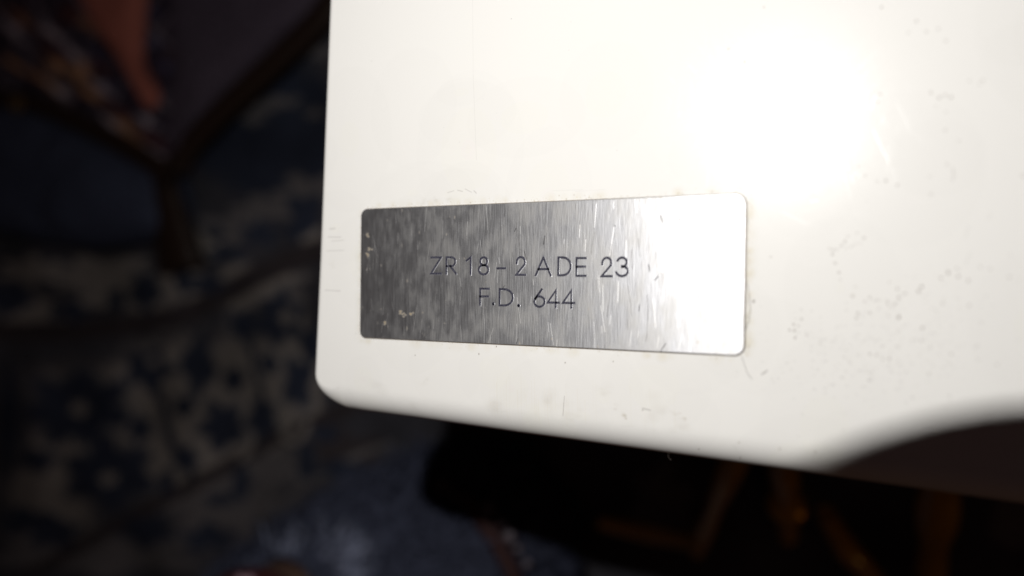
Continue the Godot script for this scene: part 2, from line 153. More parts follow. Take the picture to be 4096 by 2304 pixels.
func _ready() -> void:
	rng.seed = 4417
	# camera
	var cam := Camera3D.new()
	cam.name = "Camera"
	cam.transform = Transform3D(Basis(CAMERA_RIGHT, CAMERA_UP, CAMERA_BACK).orthonormalized(), CAMERA_AT)
	cam.fov = 44.105
	cam.near = 0.004
	cam.far = 30.0
	var lens := CameraAttributesPhysical.new()
	lens.frustum_focal_length = 29.624
	lens.exposure_aperture = LENS_STOP
	lens.frustum_focus_distance = 0.150
	lens.exposure_multiplier = 1.0
	cam.attributes = lens
	cam.fov = 44.105
	add_child(cam)
	cam.current = true
	# surroundings: a nearly dark room
	var env := Environment.new()
	env.background_mode = Environment.BG_COLOR
	env.background_color = Color(0.0135, 0.0080, 0.0076).linear_to_srgb()
	env.tonemap_mode = Environment.TONE_MAPPER_LINEAR
	env.tonemap_exposure = 1.0
	env.sdfgi_enabled = true
	env.ssao_enabled = true
	env.ssil_enabled = true
	var around := WorldEnvironment.new()
	around.name = "Surroundings"
	around.environment = env
	add_child(around)
	# the flash: the only strong light
	var aim := -CAMERA_BACK
	var flash := AreaLight3D.new()
	flash.name = "flash_light"
	flash.area_size = Vector2(0.0036, 0.0026)
	flash.light_energy = FLASH_ENERGY
	flash.light_color = Color(1.0, 0.993, 0.982)
	flash.shadow_enabled = true
	flash.transform = Transform3D(Basis(CAMERA_RIGHT, deg_to_rad(-20.0)) * Basis(CAMERA_UP, deg_to_rad(-4.5)) * Basis(CAMERA_RIGHT, CAMERA_UP, CAMERA_BACK).orthonormalized(), FLASH_AT)
	add_child(flash)

	build_added_lamp()
	build_floor()
	build_rug()
	build_stool()
	build_appliance()
	build_bag()
	build_slipper()
	build_camera_body(aim)
	build_hairs()


# ---------------------------------------------------------------- naming
func tag(o: Node, label: String, category: String, group := "", kind := "") -> void:
	if label: o.set_meta("label", label)
	if category: o.set_meta("category", category)
	if group: o.set_meta("group", group)
	if kind: o.set_meta("kind", kind)


func numbered(called: String, parent: Node) -> String:
	var key := str(parent.get_instance_id()) + called
	var n: int = names.get(key, 0)
	names[key] = n + 1
	return called if n == 0 else "%s_%03d" % [called, n]


func thing(called: String, at := Vector3.ZERO) -> Node3D:
	var o := Node3D.new()
	o.name = numbered(called, self)
	o.position = at
	add_child(o, true)
	return o


func put(called: String, mesh: Mesh, m: Material, parent: Node = self, at := Vector3.ZERO) -> MeshInstance3D:
	var o := MeshInstance3D.new()
	o.name = numbered(called, parent)
	o.mesh = mesh
	if m: o.material_override = m
	o.position = at
	parent.add_child(o, true)
	return o


func mat(c: Color, rough := 0.8, metal := 0.0, spec := 0.5) -> StandardMaterial3D:
	var m := StandardMaterial3D.new()
	m.albedo_color = c.linear_to_srgb()
	m.roughness = rough
	m.metallic = metal
	m.metallic_specular = spec
	return m


# ---------------------------------------------------------------- shapes
func begin() -> SurfaceTool:
	var st := SurfaceTool.new()
	st.begin(Mesh.PRIMITIVE_TRIANGLES)
	return st


func done(st: SurfaceTool, smooth := true) -> ArrayMesh:
	if smooth: st.index()
	st.generate_normals()
	return st.commit()


func tri(st: SurfaceTool, a: Vector3, b: Vector3, c: Vector3) -> void:
	st.add_vertex(a); st.add_vertex(b); st.add_vertex(c)


# rings of equal length joined by quads; rings run so that the outside shows
func skin(st: SurfaceTool, rings: Array, closed := true, uv_scale := 0.0) -> void:
	for k in rings.size() - 1:
		var a: PackedVector3Array = rings[k]
		var b: PackedVector3Array = rings[k + 1]
		var n := a.size()
		for i in (n if closed else n - 1):
			var j := (i + 1) % n
			for v in [a[i], b[i], b[j], a[i], b[j], a[j]]:
				if uv_scale > 0.0: st.set_uv(Vector2(v.x, v.z) * uv_scale)
				st.add_vertex(v)


func cap(st: SurfaceTool, ring: PackedVector3Array, flip := false) -> void:
	var c := Vector3.ZERO
	for v in ring: c += v
	c /= ring.size()
	for i in ring.size():
		var j := (i + 1) % ring.size()
		if flip: tri(st, c, ring[j], ring[i])
		else: tri(st, c, ring[i], ring[j])


func tube(st: SurfaceTool, path: PackedVector3Array, radii: PackedFloat32Array, sides := 10, squash := 1.0) -> void:
	var rings := []
	var side := Vector3.ZERO
	for i in path.size():
		var d := (path[mini(i + 1, path.size() - 1)] - path[maxi(i - 1, 0)]).normalized()
		if side == Vector3.ZERO:
			side = d.cross(Vector3.UP if absf(d.y) < 0.9 else Vector3.RIGHT).normalized()
		side = (side - d * side.dot(d)).normalized()
		var up := side.cross(d)
		var r := radii[mini(i, radii.size() - 1)]
		var ring := PackedVector3Array()
		for k in sides:
			var t := TAU * k / sides
			ring.append(path[i] + side * cos(t) * r + up * sin(t) * r * squash)
		rings.append(ring)
	skin(st, rings)
	cap(st, rings[0], true)
	cap(st, rings[-1])


func smooth_path(p: Array, y: float, steps := 6, lift := 0.0) -> PackedVector3Array:
	var c := Curve3D.new()
	for i in p.size():
		var a: Vector2 = p[i]
		var t: Vector2 = (p[mini(i + 1, p.size() - 1)] - p[maxi(i - 1, 0)]) / 6.0
		c.add_point(Vector3(a.x, y + lift * i / p.size(), a.y), Vector3(-t.x, 0, -t.y), Vector3(t.x, 0, t.y))
	var o := PackedVector3Array()
	for i in p.size() - 1:
		for k in steps:
			o.append(c.sample(i, float(k) / steps))
	o.append(c.sample(p.size() - 2, 1.0))
	return o


func round_outline(p: Array, steps := 5) -> PackedVector2Array:
	var c := Curve2D.new()
	var n := p.size()
	for i in n + 1:
		var t: Vector2 = (p[(i + 1) % n] - p[(i + n - 1) % n]) / 6.0
		c.add_point(p[i % n], -t, t)
	var o := PackedVector2Array()
	for i in n:
		for k in steps:
			o.append(c.sample(i, float(k) / steps))
	if Geometry2D.is_polygon_clockwise(o): o.reverse()
	return o


# a stuffed shape over an outline: flat below, domed above, with folds from noise
func pillow(outline: PackedVector2Array, base: float, height: float, folds := 0.0, freq := 20.0, power := 2.0, rings := 14) -> ArrayMesh:
	var st := begin()
	var noise := FastNoiseLite.new()
	noise.seed = 7
	noise.frequency = freq
	var mid := Vector2.ZERO
	for v in outline: mid += v
	mid /= outline.size()
	var all := []
	var foot := PackedVector3Array()
	for v in outline: foot.append(Vector3(lerpf(v.x, mid.x, 0.02), base, lerpf(v.y, mid.y, 0.02)))
	all.append(foot)
	for r in rings + 1:
		var t := pow(float(r) / rings, 1.5) * 0.995
		var ring := PackedVector3Array()
		for v in outline:
			var q := v.lerp(mid, t)
			var h := height * pow(maxf(0.0, 1.0 - pow(1.0 - t, power)), 1.0 / power)
			ring.append(Vector3(q.x, base + 0.25 * height + 0.75 * h + folds * noise.get_noise_2d(q.x, q.y) * minf(1.0, t * 4.0), q.y))
		all.append(ring)
	skin(st, all, true, 1.0)
	cap(st, all[-1])
	return done(st)


# ---------------------------------------------------------------- pictures of colour and wear
func stain(img: Image, c: Vector2, r: float, col: Color, alpha: float, stretch := Vector2.ONE, hard := 0.5) -> void:
	for y in range(maxi(0, int(c.y - r * stretch.y - 1)), mini(img.get_height(), int(c.y + r * stretch.y + 2))):
		for x in range(maxi(0, int(c.x - r * stretch.x - 1)), mini(img.get_width(), int(c.x + r * stretch.x + 2))):
			var d := Vector2((x - c.x) / stretch.x, (y - c.y) / stretch.y).length() / r
			if d < 1.0:
				img.set_pixel(x, y, img.get_pixel(x, y).lerp(col, alpha * minf(1.0, (1.0 - d) / (1.0 - hard))))


func line(img: Image, a: Vector2, b: Vector2, w: float, col: Color, alpha: float) -> void:
	var n := (b - a)
	var len := maxf(n.length(), 0.001)
	var lo := a.min(b) - Vector2(w + 1, w + 1)
	var hi := a.max(b) + Vector2(w + 2, w + 2)
	for y in range(maxi(0, int(lo.y)), mini(img.get_height(), int(hi.y))):
		for x in range(maxi(0, int(lo.x)), mini(img.get_width(), int(hi.x))):
			var p := Vector2(x, y) - a
			var t := clampf(p.dot(n) / (len * len), 0.0, 1.0)
			var d := (p - n * t).length()
			var k := clampf(w * 0.5 + 0.5 - d, 0.0, 1.0)
			if k > 0.0: img.set_pixel(x, y, img.get_pixel(x, y).lerp(col, alpha * k))


func tex(img: Image) -> ImageTexture:
	return ImageTexture.create_from_image(img)


# motifs woven or printed in flat colours: each has a middle, two half-axes, a colour number, a petal count and a petal depth
func weave(img: Image, motifs: Array, origin: Vector2, per_metre: float, colours: Array, soft: float, ragged: FastNoiseLite) -> void:
	for m in motifs:
		var c: Vector2 = (m[0] - origin) * per_metre
		var u: Vector2 = m[1] * per_metre
		var v: Vector2 = m[2] * per_metre
		var reach: Vector2 = Vector2(absf(u.x) + absf(v.x), absf(u.y) + absf(v.y)) * (1.1 + m[5])
		var turn: Transform2D = Transform2D(u, v, c).affine_inverse()
		var phase := rng.randf() * TAU
		var col: Color = colours[m[3]]
		for y in range(maxi(0, int(c.y - reach.y)), mini(img.get_height(), int(c.y + reach.y) + 1)):
			for x in range(maxi(0, int(c.x - reach.x)), mini(img.get_width(), int(c.x + reach.x) + 1)):
				var q := turn * Vector2(x, y)
				var r := q.length()
				var edge: float = 1.0 + m[5] * sin(q.angle() * m[4] + phase) + 0.22 * ragged.get_noise_2d(x, y)
				var k := clampf((edge - r) / soft, 0.0, 1.0)
				if k > 0.0: img.set_pixel(x, y, img.get_pixel(x, y).lerp(col, k))


# ---------------------------------------------------------------- the setting
func build_added_lamp() -> void:
	# an unseen warm lamp added low down to give amber glints on the legs
	var at := Vector3(0.85, 0.0, 0.80)
	var lamp := thing("added_globe_lamp", at)
	tag(lamp, "added dim warm globe lamp, unseen, that brightens the stool legs", "lamp")
	var st := begin()
	var rings := []
	for e in [[0.0, 0.0], [0.05, 0.0], [0.052, 0.008], [0.045, 0.016], [0.014, 0.024], [0.012, 0.11], [0.024, 0.125], [0.0, 0.126]]:
		var ring := PackedVector3Array()
		for i in 28:
			var a := -TAU * i / 28
			ring.append(Vector3(cos(a) * e[0], e[1], sin(a) * e[0]))
		rings.append(ring)
	skin(st, rings)
	put("added_lamp_foot", done(st), mat(Color(0.05, 0.03, 0.02), 0.4), lamp)
	var globe := SphereMesh.new()
	globe.radius = 0.035
	globe.height = 0.07
	var glow := mat(Color(0.8, 0.6, 0.35), 0.5)
	glow.emission_enabled = true
	glow.emission = Color(1.0, 0.72, 0.36)
	glow.emission_energy_multiplier = 0.6
	put("added_globe_light", globe, glow, lamp, Vector3(0, 0.155, 0))
	var l := OmniLight3D.new()
	l.name = "added_lamp_light"
	l.light_color = Color(1.0, 0.72, 0.36)
	l.light_energy = ADDED_LAMP_ENERGY
	l.light_size = 0.03
	l.omni_range = 6.0
	l.omni_attenuation = 2.0
	l.shadow_enabled = true
	l.position = at + Vector3(0, 0.155, 0)
	add_child(l)


func build_floor() -> void:
	var p := BoxMesh.new()
	p.size = Vector3(4.0, 0.02, 4.0)
	var m := mat(Color(0.05, 0.03, 0.02), 0.6)
	var o := put("floor", p, m, self, Vector3(0, -0.018, 0))
	tag(o, "dark floor under the rug", "floor", "", "structure")


func build_rug() -> void:
	var origin := Vector2(-0.95, -0.5)
	var per := 1024.0 / 1.6
	var img := Image.create(1024, 704, false, Image.FORMAT_RGB8)
	var navy := Color(0.041, 0.049, 0.076).linear_to_srgb()
	var beige := Color(0.30, 0.268, 0.245).linear_to_srgb()
	var brown := Color(0.062, 0.052, 0.056).linear_to_srgb()
	var taupe := Color(0.16, 0.148, 0.15).linear_to_srgb()
	img.fill(Color(0.075, 0.073, 0.085).linear_to_srgb())
	var ragged := FastNoiseLite.new()
	ragged.frequency = 0.09
	ragged.seed = 3
	var colours := [navy, beige, brown, taupe, brown]
	# the far part of the rug, beyond the flowers that can be seen
	var more := []
	for i in 150:
		var p := Vector2(rng.randf_range(-0.25, 0.6), rng.randf_range(-0.5, 0.6))
		if i % 3 == 0: p = Vector2(rng.randf_range(-0.9, 0.1), rng.randf_range(0.3, 0.6))
		var s := rng.randf_range(0.012, 0.045)
		more.append([p, Vector2(s, 0), Vector2(0, s * rng.randf_range(0.7, 1.2)), [1, 0, 3, 0, 2][i % 5], 4 + i % 3, 0.22])
	weave(img, more, origin, per, colours, 0.2, ragged)
	weave(img, RUG_FIELD, origin, per, colours, 0.3, ragged)
	weave(img, RUG_CORNER, origin, per, colours, 0.25, ragged)
	for l in RUG_LINES:
		var path := smooth_path(l[0], 0.0, 4)
		for i in path.size() - 1:
			line(img, (Vector2(path[i].x, path[i].z) - origin) * per, (Vector2(path[i + 1].x, path[i + 1].z) - origin) * per, l[1] * per * 2.0, colours[l[2]], 1.0)
	weave(img, RUG_MOTIFS, origin, per, colours, 0.3, ragged)
	# worn wool: tufts a little lighter and darker
	var tuft := FastNoiseLite.new()
	tuft.frequency = 0.35
	var wear := FastNoiseLite.new()
	wear.frequency = 0.012
	for y in img.get_height():
		for x in img.get_width():
			var k := 1.0 + 0.28 * tuft.get_noise_2d(x, y) + 0.35 * wear.get_noise_2d(x, y)
			var c := img.get_pixel(x, y)
			img.set_pixel(x, y, Color(c.r * k, c.g * k, c.b * k))
	var m := mat(Color(1, 1, 1), 1.0, 0.0, 0.1)
	m.albedo_texture = tex(img)
	# a thick pile with a slightly uneven top
	var st := begin()
	var uneven := FastNoiseLite.new()
	uneven.frequency = 9.0
	var nx := 100
	var nz := 70
	var at := func(i: int, k: int) -> Vector3:
		var x := -0.95 + 1.6 * i / nx
		var z := -0.5 + 1.1 * k / nz
		var rim := 1.0 if i > 0 and i < nx and k > 0 and k < nz else 0.0
		return Vector3(x, -0.0075 + rim * (0.0075 + 0.002 * uneven.get_noise_2d(x, z)), z)
	for i in nx:
		for k in nz:
			for c in [[0, 0], [1, 0], [1, 1], [0, 0], [1, 1], [0, 1]]:
				var v: Vector3 = at.call(i + c[0], k + c[1])
				st.set_uv(Vector2((v.x + 0.95) / 1.6, (v.z + 0.5) / 1.1))
				st.add_vertex(v)
	var o := put("rug", done(st), m)
	tag(o, "dark navy and beige floral rug spread under everything", "rug")


func build_stool() -> void:
	var s := thing("wooden_stool")
	tag(s, "dark varnished wooden stool with splayed amber legs below the white appliance", "stool")
	var grain := FastNoiseLite.new()
	grain.frequency = 0.02
	var nt := NoiseTexture2D.new()
	nt.noise = grain
	nt.width = 256
	nt.height = 256
	var ramp := Gradient.new()
	ramp.set_color(0, Color(0.30, 0.150, 0.016).linear_to_srgb())
	ramp.set_color(1, Color(0.62, 0.34, 0.034).linear_to_srgb())
	nt.color_ramp = ramp
	var m := mat(Color(1, 1, 1), 0.35)
	m.albedo_texture = nt
	m.uv1_triplanar = true
	m.uv1_scale = Vector3(25, 4, 25)
	m.clearcoat_enabled = true
	m.clearcoat = 0.8
	m.clearcoat_roughness = 0.15
	var dark := mat(Color(0.035, 0.016, 0.008), 0.45)
	# seat: a board with eased edges
	var seat := begin()
	var corners := round_outline([Vector2(-0.02, -0.19), Vector2(0.08, -0.2), Vector2(0.18, -0.19), Vector2(0.18, -0.08), Vector2(0.18, 0.0), Vector2(0.08, 0.005), Vector2(-0.02, 0.0), Vector2(-0.02, -0.08)])
	var rings := []
	for e in [[0.004, 0.238], [0.0, 0.241], [0.0, 0.2605], [0.004, 0.2638]]:
		var ring := PackedVector3Array()
		for v in corners: ring.append(Vector3(lerpf(v.x, 0.08, e[0] * 10.0), e[1], lerpf(v.y, -0.1, e[0] * 10.0)))
		rings.append(ring)
	skin(seat, rings)
	cap(seat, rings[0], true)
	cap(seat, rings[-1])
	put("seat", done(seat), dark, s)
	for l in [[LEG_A, 0.0058], [LEG_B, 0.0062], [LEG_C, 0.008]]:
		var low: Vector3 = l[0][1]
		var high: Vector3 = l[0][0]
		var top := low + (high - low) * (0.245 / high.y)
		put("leg", turned(low + Vector3(0, 0.004, 0), top, l[1]), m, s)
	for x in [0.0, 0.16]:
		put("leg", turned(Vector3(x, 0.004, -0.25), Vector3(x * 0.8 + 0.015, 0.245, -0.15), 0.008), m, s)
	var rung := begin()
	tube(rung, PackedVector3Array([RUNG[0], RUNG[0].lerp(RUNG[1], 0.5), RUNG[1]]), PackedFloat32Array([0.004, 0.0055, 0.004]), 12)
	put("stretcher", done(rung), m, s)
	var brace := begin()
	tube(brace, PackedVector3Array([BRACE[0], BRACE[0].lerp(BRACE[1], 0.5) + Vector3(-0.004, 0, 0.0), BRACE[1] + Vector3(0, 0.006, 0)]), PackedFloat32Array([0.005, 0.007, 0.006]), 12)
	put("brace", done(brace), m, s)
	var ball := SphereMesh.new()
	ball.radius = 0.0105
	ball.height = 0.017
	put("turned_ring", ball, mat(Color(0.60, 0.33, 0.05), 0.28, 0.55), s, KNOB[0])


func turned(low: Vector3, high: Vector3, r: float) -> ArrayMesh:
	var st := begin()
	var path := PackedVector3Array()
	var radii := PackedFloat32Array()
	for i in 25:
		var t := i / 24.0
		path.append(low.lerp(high, t))
		radii.append(r * (0.8 + 0.28 * sin(t * PI) + 0.14 * sin(t * TAU * 4.0)))
	tube(st, path, radii, 14)
	return done(st)


# ---------------------------------------------------------------- the appliance
func build_appliance() -> void:
	var box := thing("white_appliance", Vector3(0, FACE_Y, 0))
	tag(box, "glossy off-white plastic appliance with rounded corner and riveted-looking flat metal plate".replace("riveted-looking ", "small "), "appliance")
	put("housing", housing_shape(), housing_paint(), box)
	var plate := put("name_plate", plate_shape(), plate_metal(), box)
	plate.set_meta("label", "brushed metal plate stamped with two lines of dark lettering")
	lettering(plate)


func housing_outline() -> Array:
	# clockwise seen from above: [point, radius of the rounded edge there]
	var o := []
	o.append([Vector2(0.26, 0.0455), 0.0065])
	for p in [Vector2(0.0852, 0.03745), Vector2(0.054, 0.0363), Vector2(0.0234, 0.0353), Vector2(-0.0037, 0.0345), Vector2(-0.0301, 0.0335), Vector2(-0.0440, 0.0331)]:
		o.append([p, 0.0065])
	var mid := Vector2(-0.0478, 0.0243)
	for i in 15:
		var t := i / 14.0
		var a := lerpf(deg_to_rad(86.0), deg_to_rad(181.0), t)
		o.append([mid + Vector2(cos(a), sin(a)) * 0.0086, lerpf(0.0065, 0.0016, smoothstep(0.2, 1.0, t))])
	o.append([Vector2(-0.0551, -0.0035), 0.0016])
	o.append([Vector2(-0.0540, -0.0338), 0.0016])
	o.append([Vector2(-0.0528, -0.0648), 0.0016])
	o.append([Vector2(-0.0462, -0.24), 0.0016])
	o.append([Vector2(0.26, -0.235), 0.004])
	return o


func housing_shape() -> ArrayMesh:
	var outline := housing_outline()
	var n := outline.size()
	var pts := []
	for e in outline: pts.append(e[0])
	var inward := []
	for i in n:
		var a: Vector2 = (pts[i] - pts[(i + n - 1) % n]).normalized()
		var b: Vector2 = (pts[(i + 1) % n] - pts[i]).normalized()
		var na := Vector2(-a.y, a.x)
		var nb := Vector2(-b.y, b.x)
		var m := (na + nb).normalized()
		inward.append(m / maxf(0.3, m.dot(na)))
	var rings := []
	var low := PackedVector3Array()
	for i in n:
		var q: Vector2 = pts[i] + inward[i] * 0.002
		low.append(Vector3(q.x, -0.05, q.y))
	rings.append(low)
	var steps := 14
	for k in steps + 1:
		var t := PI / 2 * k / steps
		var ring := PackedVector3Array()
		for i in n:
			var r: float = outline[i][1]
			var q: Vector2 = pts[i] + inward[i] * r * (1.0 - cos(t))
			ring.append(Vector3(q.x, -r * (1.0 - sin(t)), q.y))
		rings.append(ring)
	# a narrow flat ring keeps the flat face flat where the rounding ends
	var flat := PackedVector3Array()
	for i in n:
		var q: Vector2 = pts[i] + inward[i] * (outline[i][1] + 0.0006)
		flat.append(Vector3(q.x, 0.0, q.y))
	rings.append(flat)
	var st := begin()
	var uv := func(v: Vector3) -> Vector2: return Vector2((v.x - WEAR_AT.x) / WEAR_SIZE.x, (v.z - WEAR_AT.y) / WEAR_SIZE.y)
	var order := range(rings.size() - 1)
	for k in order:
		var a: PackedVector3Array = rings[k]
		var b: PackedVector3Array = rings[k + 1]
		for i in n:
			var j := (i + 1) % n
			for v in [a[i], b[j], b[i], a[i], a[j], b[j]]:
				st.set_uv(uv.call(v))
				st.add_vertex(v)
	var poly := PackedVector2Array()
	for v in flat: poly.append(Vector2(v.x, v.z))
	var idx := Geometry2D.triangulate_polygon(poly)
	for t in range(0, idx.size(), 3):
		var a := flat[idx[t]]
		var b := flat[idx[t + 1]]
		var c := flat[idx[t + 2]]
		if (b - a).cross(c - a).y > 0.0:
			var s := b; b = c; c = s
		for v in [a, b, c]:
			st.set_uv(uv.call(v))
			st.add_vertex(v)
	for i in n:
		var j := (i + 1) % n
		for v in [low[i], Vector3(0.1, -0.05, -0.1), low[j]]:
			st.set_uv(Vector2.ZERO)
			st.add_vertex(v)
	st.index()
	st.generate_normals()
	return st.commit()


const WEAR_AT := Vector2(-0.060, -0.090)
const WEAR_SIZE := Vector2(0.150, 0.132)
const PX := 2048.0 / 0.150


func wear(p: Vector2) -> Vector2:
	return (p - WEAR_AT) * PX


func housing_paint() -> StandardMaterial3D:
	var w := 2048
	var h := int(WEAR_SIZE.y * PX)
	var img := Image.create(w, h, false, Image.FORMAT_RGB8)
	var base := Color(0.80, 0.788, 0.760).linear_to_srgb()
	img.fill(base)
	var yellow := Color(0.60, 0.50, 0.30).linear_to_srgb()
	var brown := Color(0.10, 0.075, 0.055).linear_to_srgb()
	var grey := Color(0.16, 0.15, 0.15).linear_to_srgb()
	# faint yellowing in clouds
	for i in 60:
		stain(img, Vector2(rng.randf() * w, h * (0.35 + 0.65 * rng.randf())), rng.randf_range(60, 190), yellow, rng.randf_range(0.008, 0.03), Vector2(1.0, rng.randf_range(0.4, 1.6)), 0.0)
	# grime, old glue and a dark outline round the plate
	var e := Vector2(0.0425, 0.0148)
	for side in 4:
		for i in 420:
			var t := rng.randf_range(-1.0, 1.0)
			var out := absf(rng.randfn(0.0, 0.00045)) + 0.00005
			var p: Vector2
			match side:
				0: p = Vector2(t * e.x, -e.y - out)
				1: p = Vector2(e.x + out, t * e.y)
				2: p = Vector2(t * e.x, e.y + out)
				3: p = Vector2(-e.x - out, t * e.y)
			if side == 2 and i > 160 or side == 3 and i > 120: continue
			stain(img, wear(p), rng.randf_range(0.8, 3.0), yellow.lerp(brown, rng.randf() * 0.7), rng.randf_range(0.06, 0.30), Vector2(1, 1), 0.2)
		for i in 40:
			var t := rng.randf_range(-1.0, 1.0)
			var p: Vector2 = [Vector2(t * e.x, -e.y - 0.0008), Vector2(e.x + 0.0008, t * e.y), Vector2(t * e.x, e.y + 0.0008), Vector2(-e.x - 0.0005, t * e.y)][side]
			stain(img, wear(p), rng.randf_range(8, 22), yellow, 0.08 if side != 3 else 0.04, Vector2(1, 1), 0.0)
	var seam := rounded_rect(e + Vector2(0.00009, 0.00009), [0.002, 0.0015, 0.0017, 0.002], 6)
	for i in seam.size():
		line(img, wear(seam[i]), wear(seam[(i + 1) % seam.size()]), 2.6, brown, 0.8)
	for s in SMUDGES:
		for k in 7:
			stain(img, wear(s[0]) + Vector2(rng.randfn(), rng.randfn()) * s[1] * 3.5, s[1] * 7.0 * rng.randf_range(0.3, 1.0), yellow.lerp(brown, 0.55), s[2] * 0.28, Vector2(1.0, rng.randf_range(0.4, 1.0)), 0.1)
	for s in SPECKS:
		stain(img, wear(Vector2(s.x, s.y)), 1.1 + 1.25 * s.z, brown, 0.62, Vector2(1.0, rng.randf_range(0.7, 1.8)), 0.25)
	# finer specks scattered round the scuffed patch
	for i in 420:
		var p := Vector2(0.0656 + rng.randfn() * 0.0085, 0.0118 + rng.randfn() * 0.0048)
		p.y -= (p.x - 0.0656) * 0.25
		stain(img, wear(p), rng.randf_range(0.9, 2.0), brown.lerp(grey, rng.randf()), rng.randf_range(0.2, 0.6), Vector2(rng.randf_range(0.8, 2.2), 0.8), 0.2)
	for i in 60:
		var p := Vector2(rng.randf_range(-0.05, 0.088), rng.randf_range(-0.085, 0.036))
		stain(img, wear(p), rng.randf_range(0.8, 1.7), grey, rng.randf_range(0.1, 0.4), Vector2(rng.randf_range(0.7, 2.0), 1.0), 0.2)
	for i in 46:
		var x := rng.randf_range(-0.01, 0.03)
		line(img, wear(Vector2(x, rng.randf_range(0.021, 0.026))), wear(Vector2(x + 0.0002, rng.randf_range(0.027, 0.032))), 1.6, yellow, rng.randf_range(0.02, 0.08))
	for s in STROKES:
		line(img, wear(s[0]), wear(s[1]), maxf(1.0, s[2] * 13.6), grey.lerp(brown, 0.5), s[3])
	# hair-fine polishing scratches, which show only where they turn the flash towards the eye
	var n := Image.create(w, h, false, Image.FORMAT_RGB8)
	n.fill(Color(0.5, 0.5, 1.0))
	for i in 2600:
		var a := Vector2(rng.randf() * w, rng.randf() * h)
		if i % 2 == 0: a = wear(Vector2(0.045 + rng.randfn() * 0.03, -0.03 + rng.randfn() * 0.022))
		var dir := Vector2.from_angle(rng.randf() * TAU)
		var b := a + dir * rng.randf_range(15, 90) * (0.4 if i % 3 else 1.0)
		var tilt := rng.randf_range(0.012, 0.045) * (1.0 if rng.randf() < 0.5 else -1.0)
		var c := Color(0.5 - dir.y * tilt, 0.5 + dir.x * tilt, 0.98)
		var steps := int(a.distance_to(b))
		for k in steps:
			var q := a.lerp(b, float(k) / steps)
			var x := int(q.x)
			var y := int(q.y)
			if x >= 0 and y >= 0 and x < w and y < h: n.set_pixel(x, y, c)
	var m := mat(Color(1, 1, 1), 0.235, 0.0, 0.32)
	m.albedo_texture = tex(img)
	m.texture_repeat = false
	m.normal_enabled = true
	m.normal_texture = tex(n)
	m.normal_scale = 1.0
	return m


func rounded_rect(half: Vector2, r: Array, steps := 8) -> PackedVector2Array:
	var o := PackedVector2Array()
	var at := [Vector2(1, 1), Vector2(-1, 1), Vector2(-1, -1), Vector2(1, -1)]
	for q in 4:
		var c: Vector2 = at[q] * (half - Vector2(r[q], r[q]))
		for i in steps + 1:
			var a := PI / 2 * (q + float(i) / steps)
			o.append(c + Vector2(cos(a), sin(a)) * r[q])
	return o


const PLATE_TOP := 0.00032


func plate_shape() -> ArrayMesh:
	var st := begin()
	var half := Vector2(0.0425, 0.01481)
	var rings := []
	for e in [[0.0, -0.0002], [0.0, 0.00022], [0.00003, 0.00029], [0.0001, PLATE_TOP]]:
		var ring := PackedVector3Array()
		for v in rounded_rect(half - Vector2(e[0], e[0]), [0.0019, 0.0014, 0.0016, 0.0019]):
			ring.append(Vector3(v.x, e[1], v.y))
		rings.append(ring)
	for k in rings.size() - 1:
		var a: PackedVector3Array = rings[k]
		var b: PackedVector3Array = rings[k + 1]
		for i in a.size():
			var j := (i + 1) % a.size()
			st.set_smooth_group(-1)
			for v in [a[i], b[i], b[j], a[i], b[j], a[j]]:
				st.set_uv(Vector2(v.x / 0.086 + 0.5, v.z / 0.0300 + 0.5))
				st.add_vertex(v)
	var top: PackedVector3Array = rings[-1]
	for i in top.size():
		var j := (i + 1) % top.size()
		for v in [Vector3(0, PLATE_TOP, 0), top[i], top[j]]:
			st.set_smooth_group(1)
			st.set_uv(Vector2(v.x / 0.086 + 0.5, v.z / 0.0300 + 0.5))
			st.add_vertex(v)
	st.generate_normals()
	st.generate_tangents()
	return st.commit()


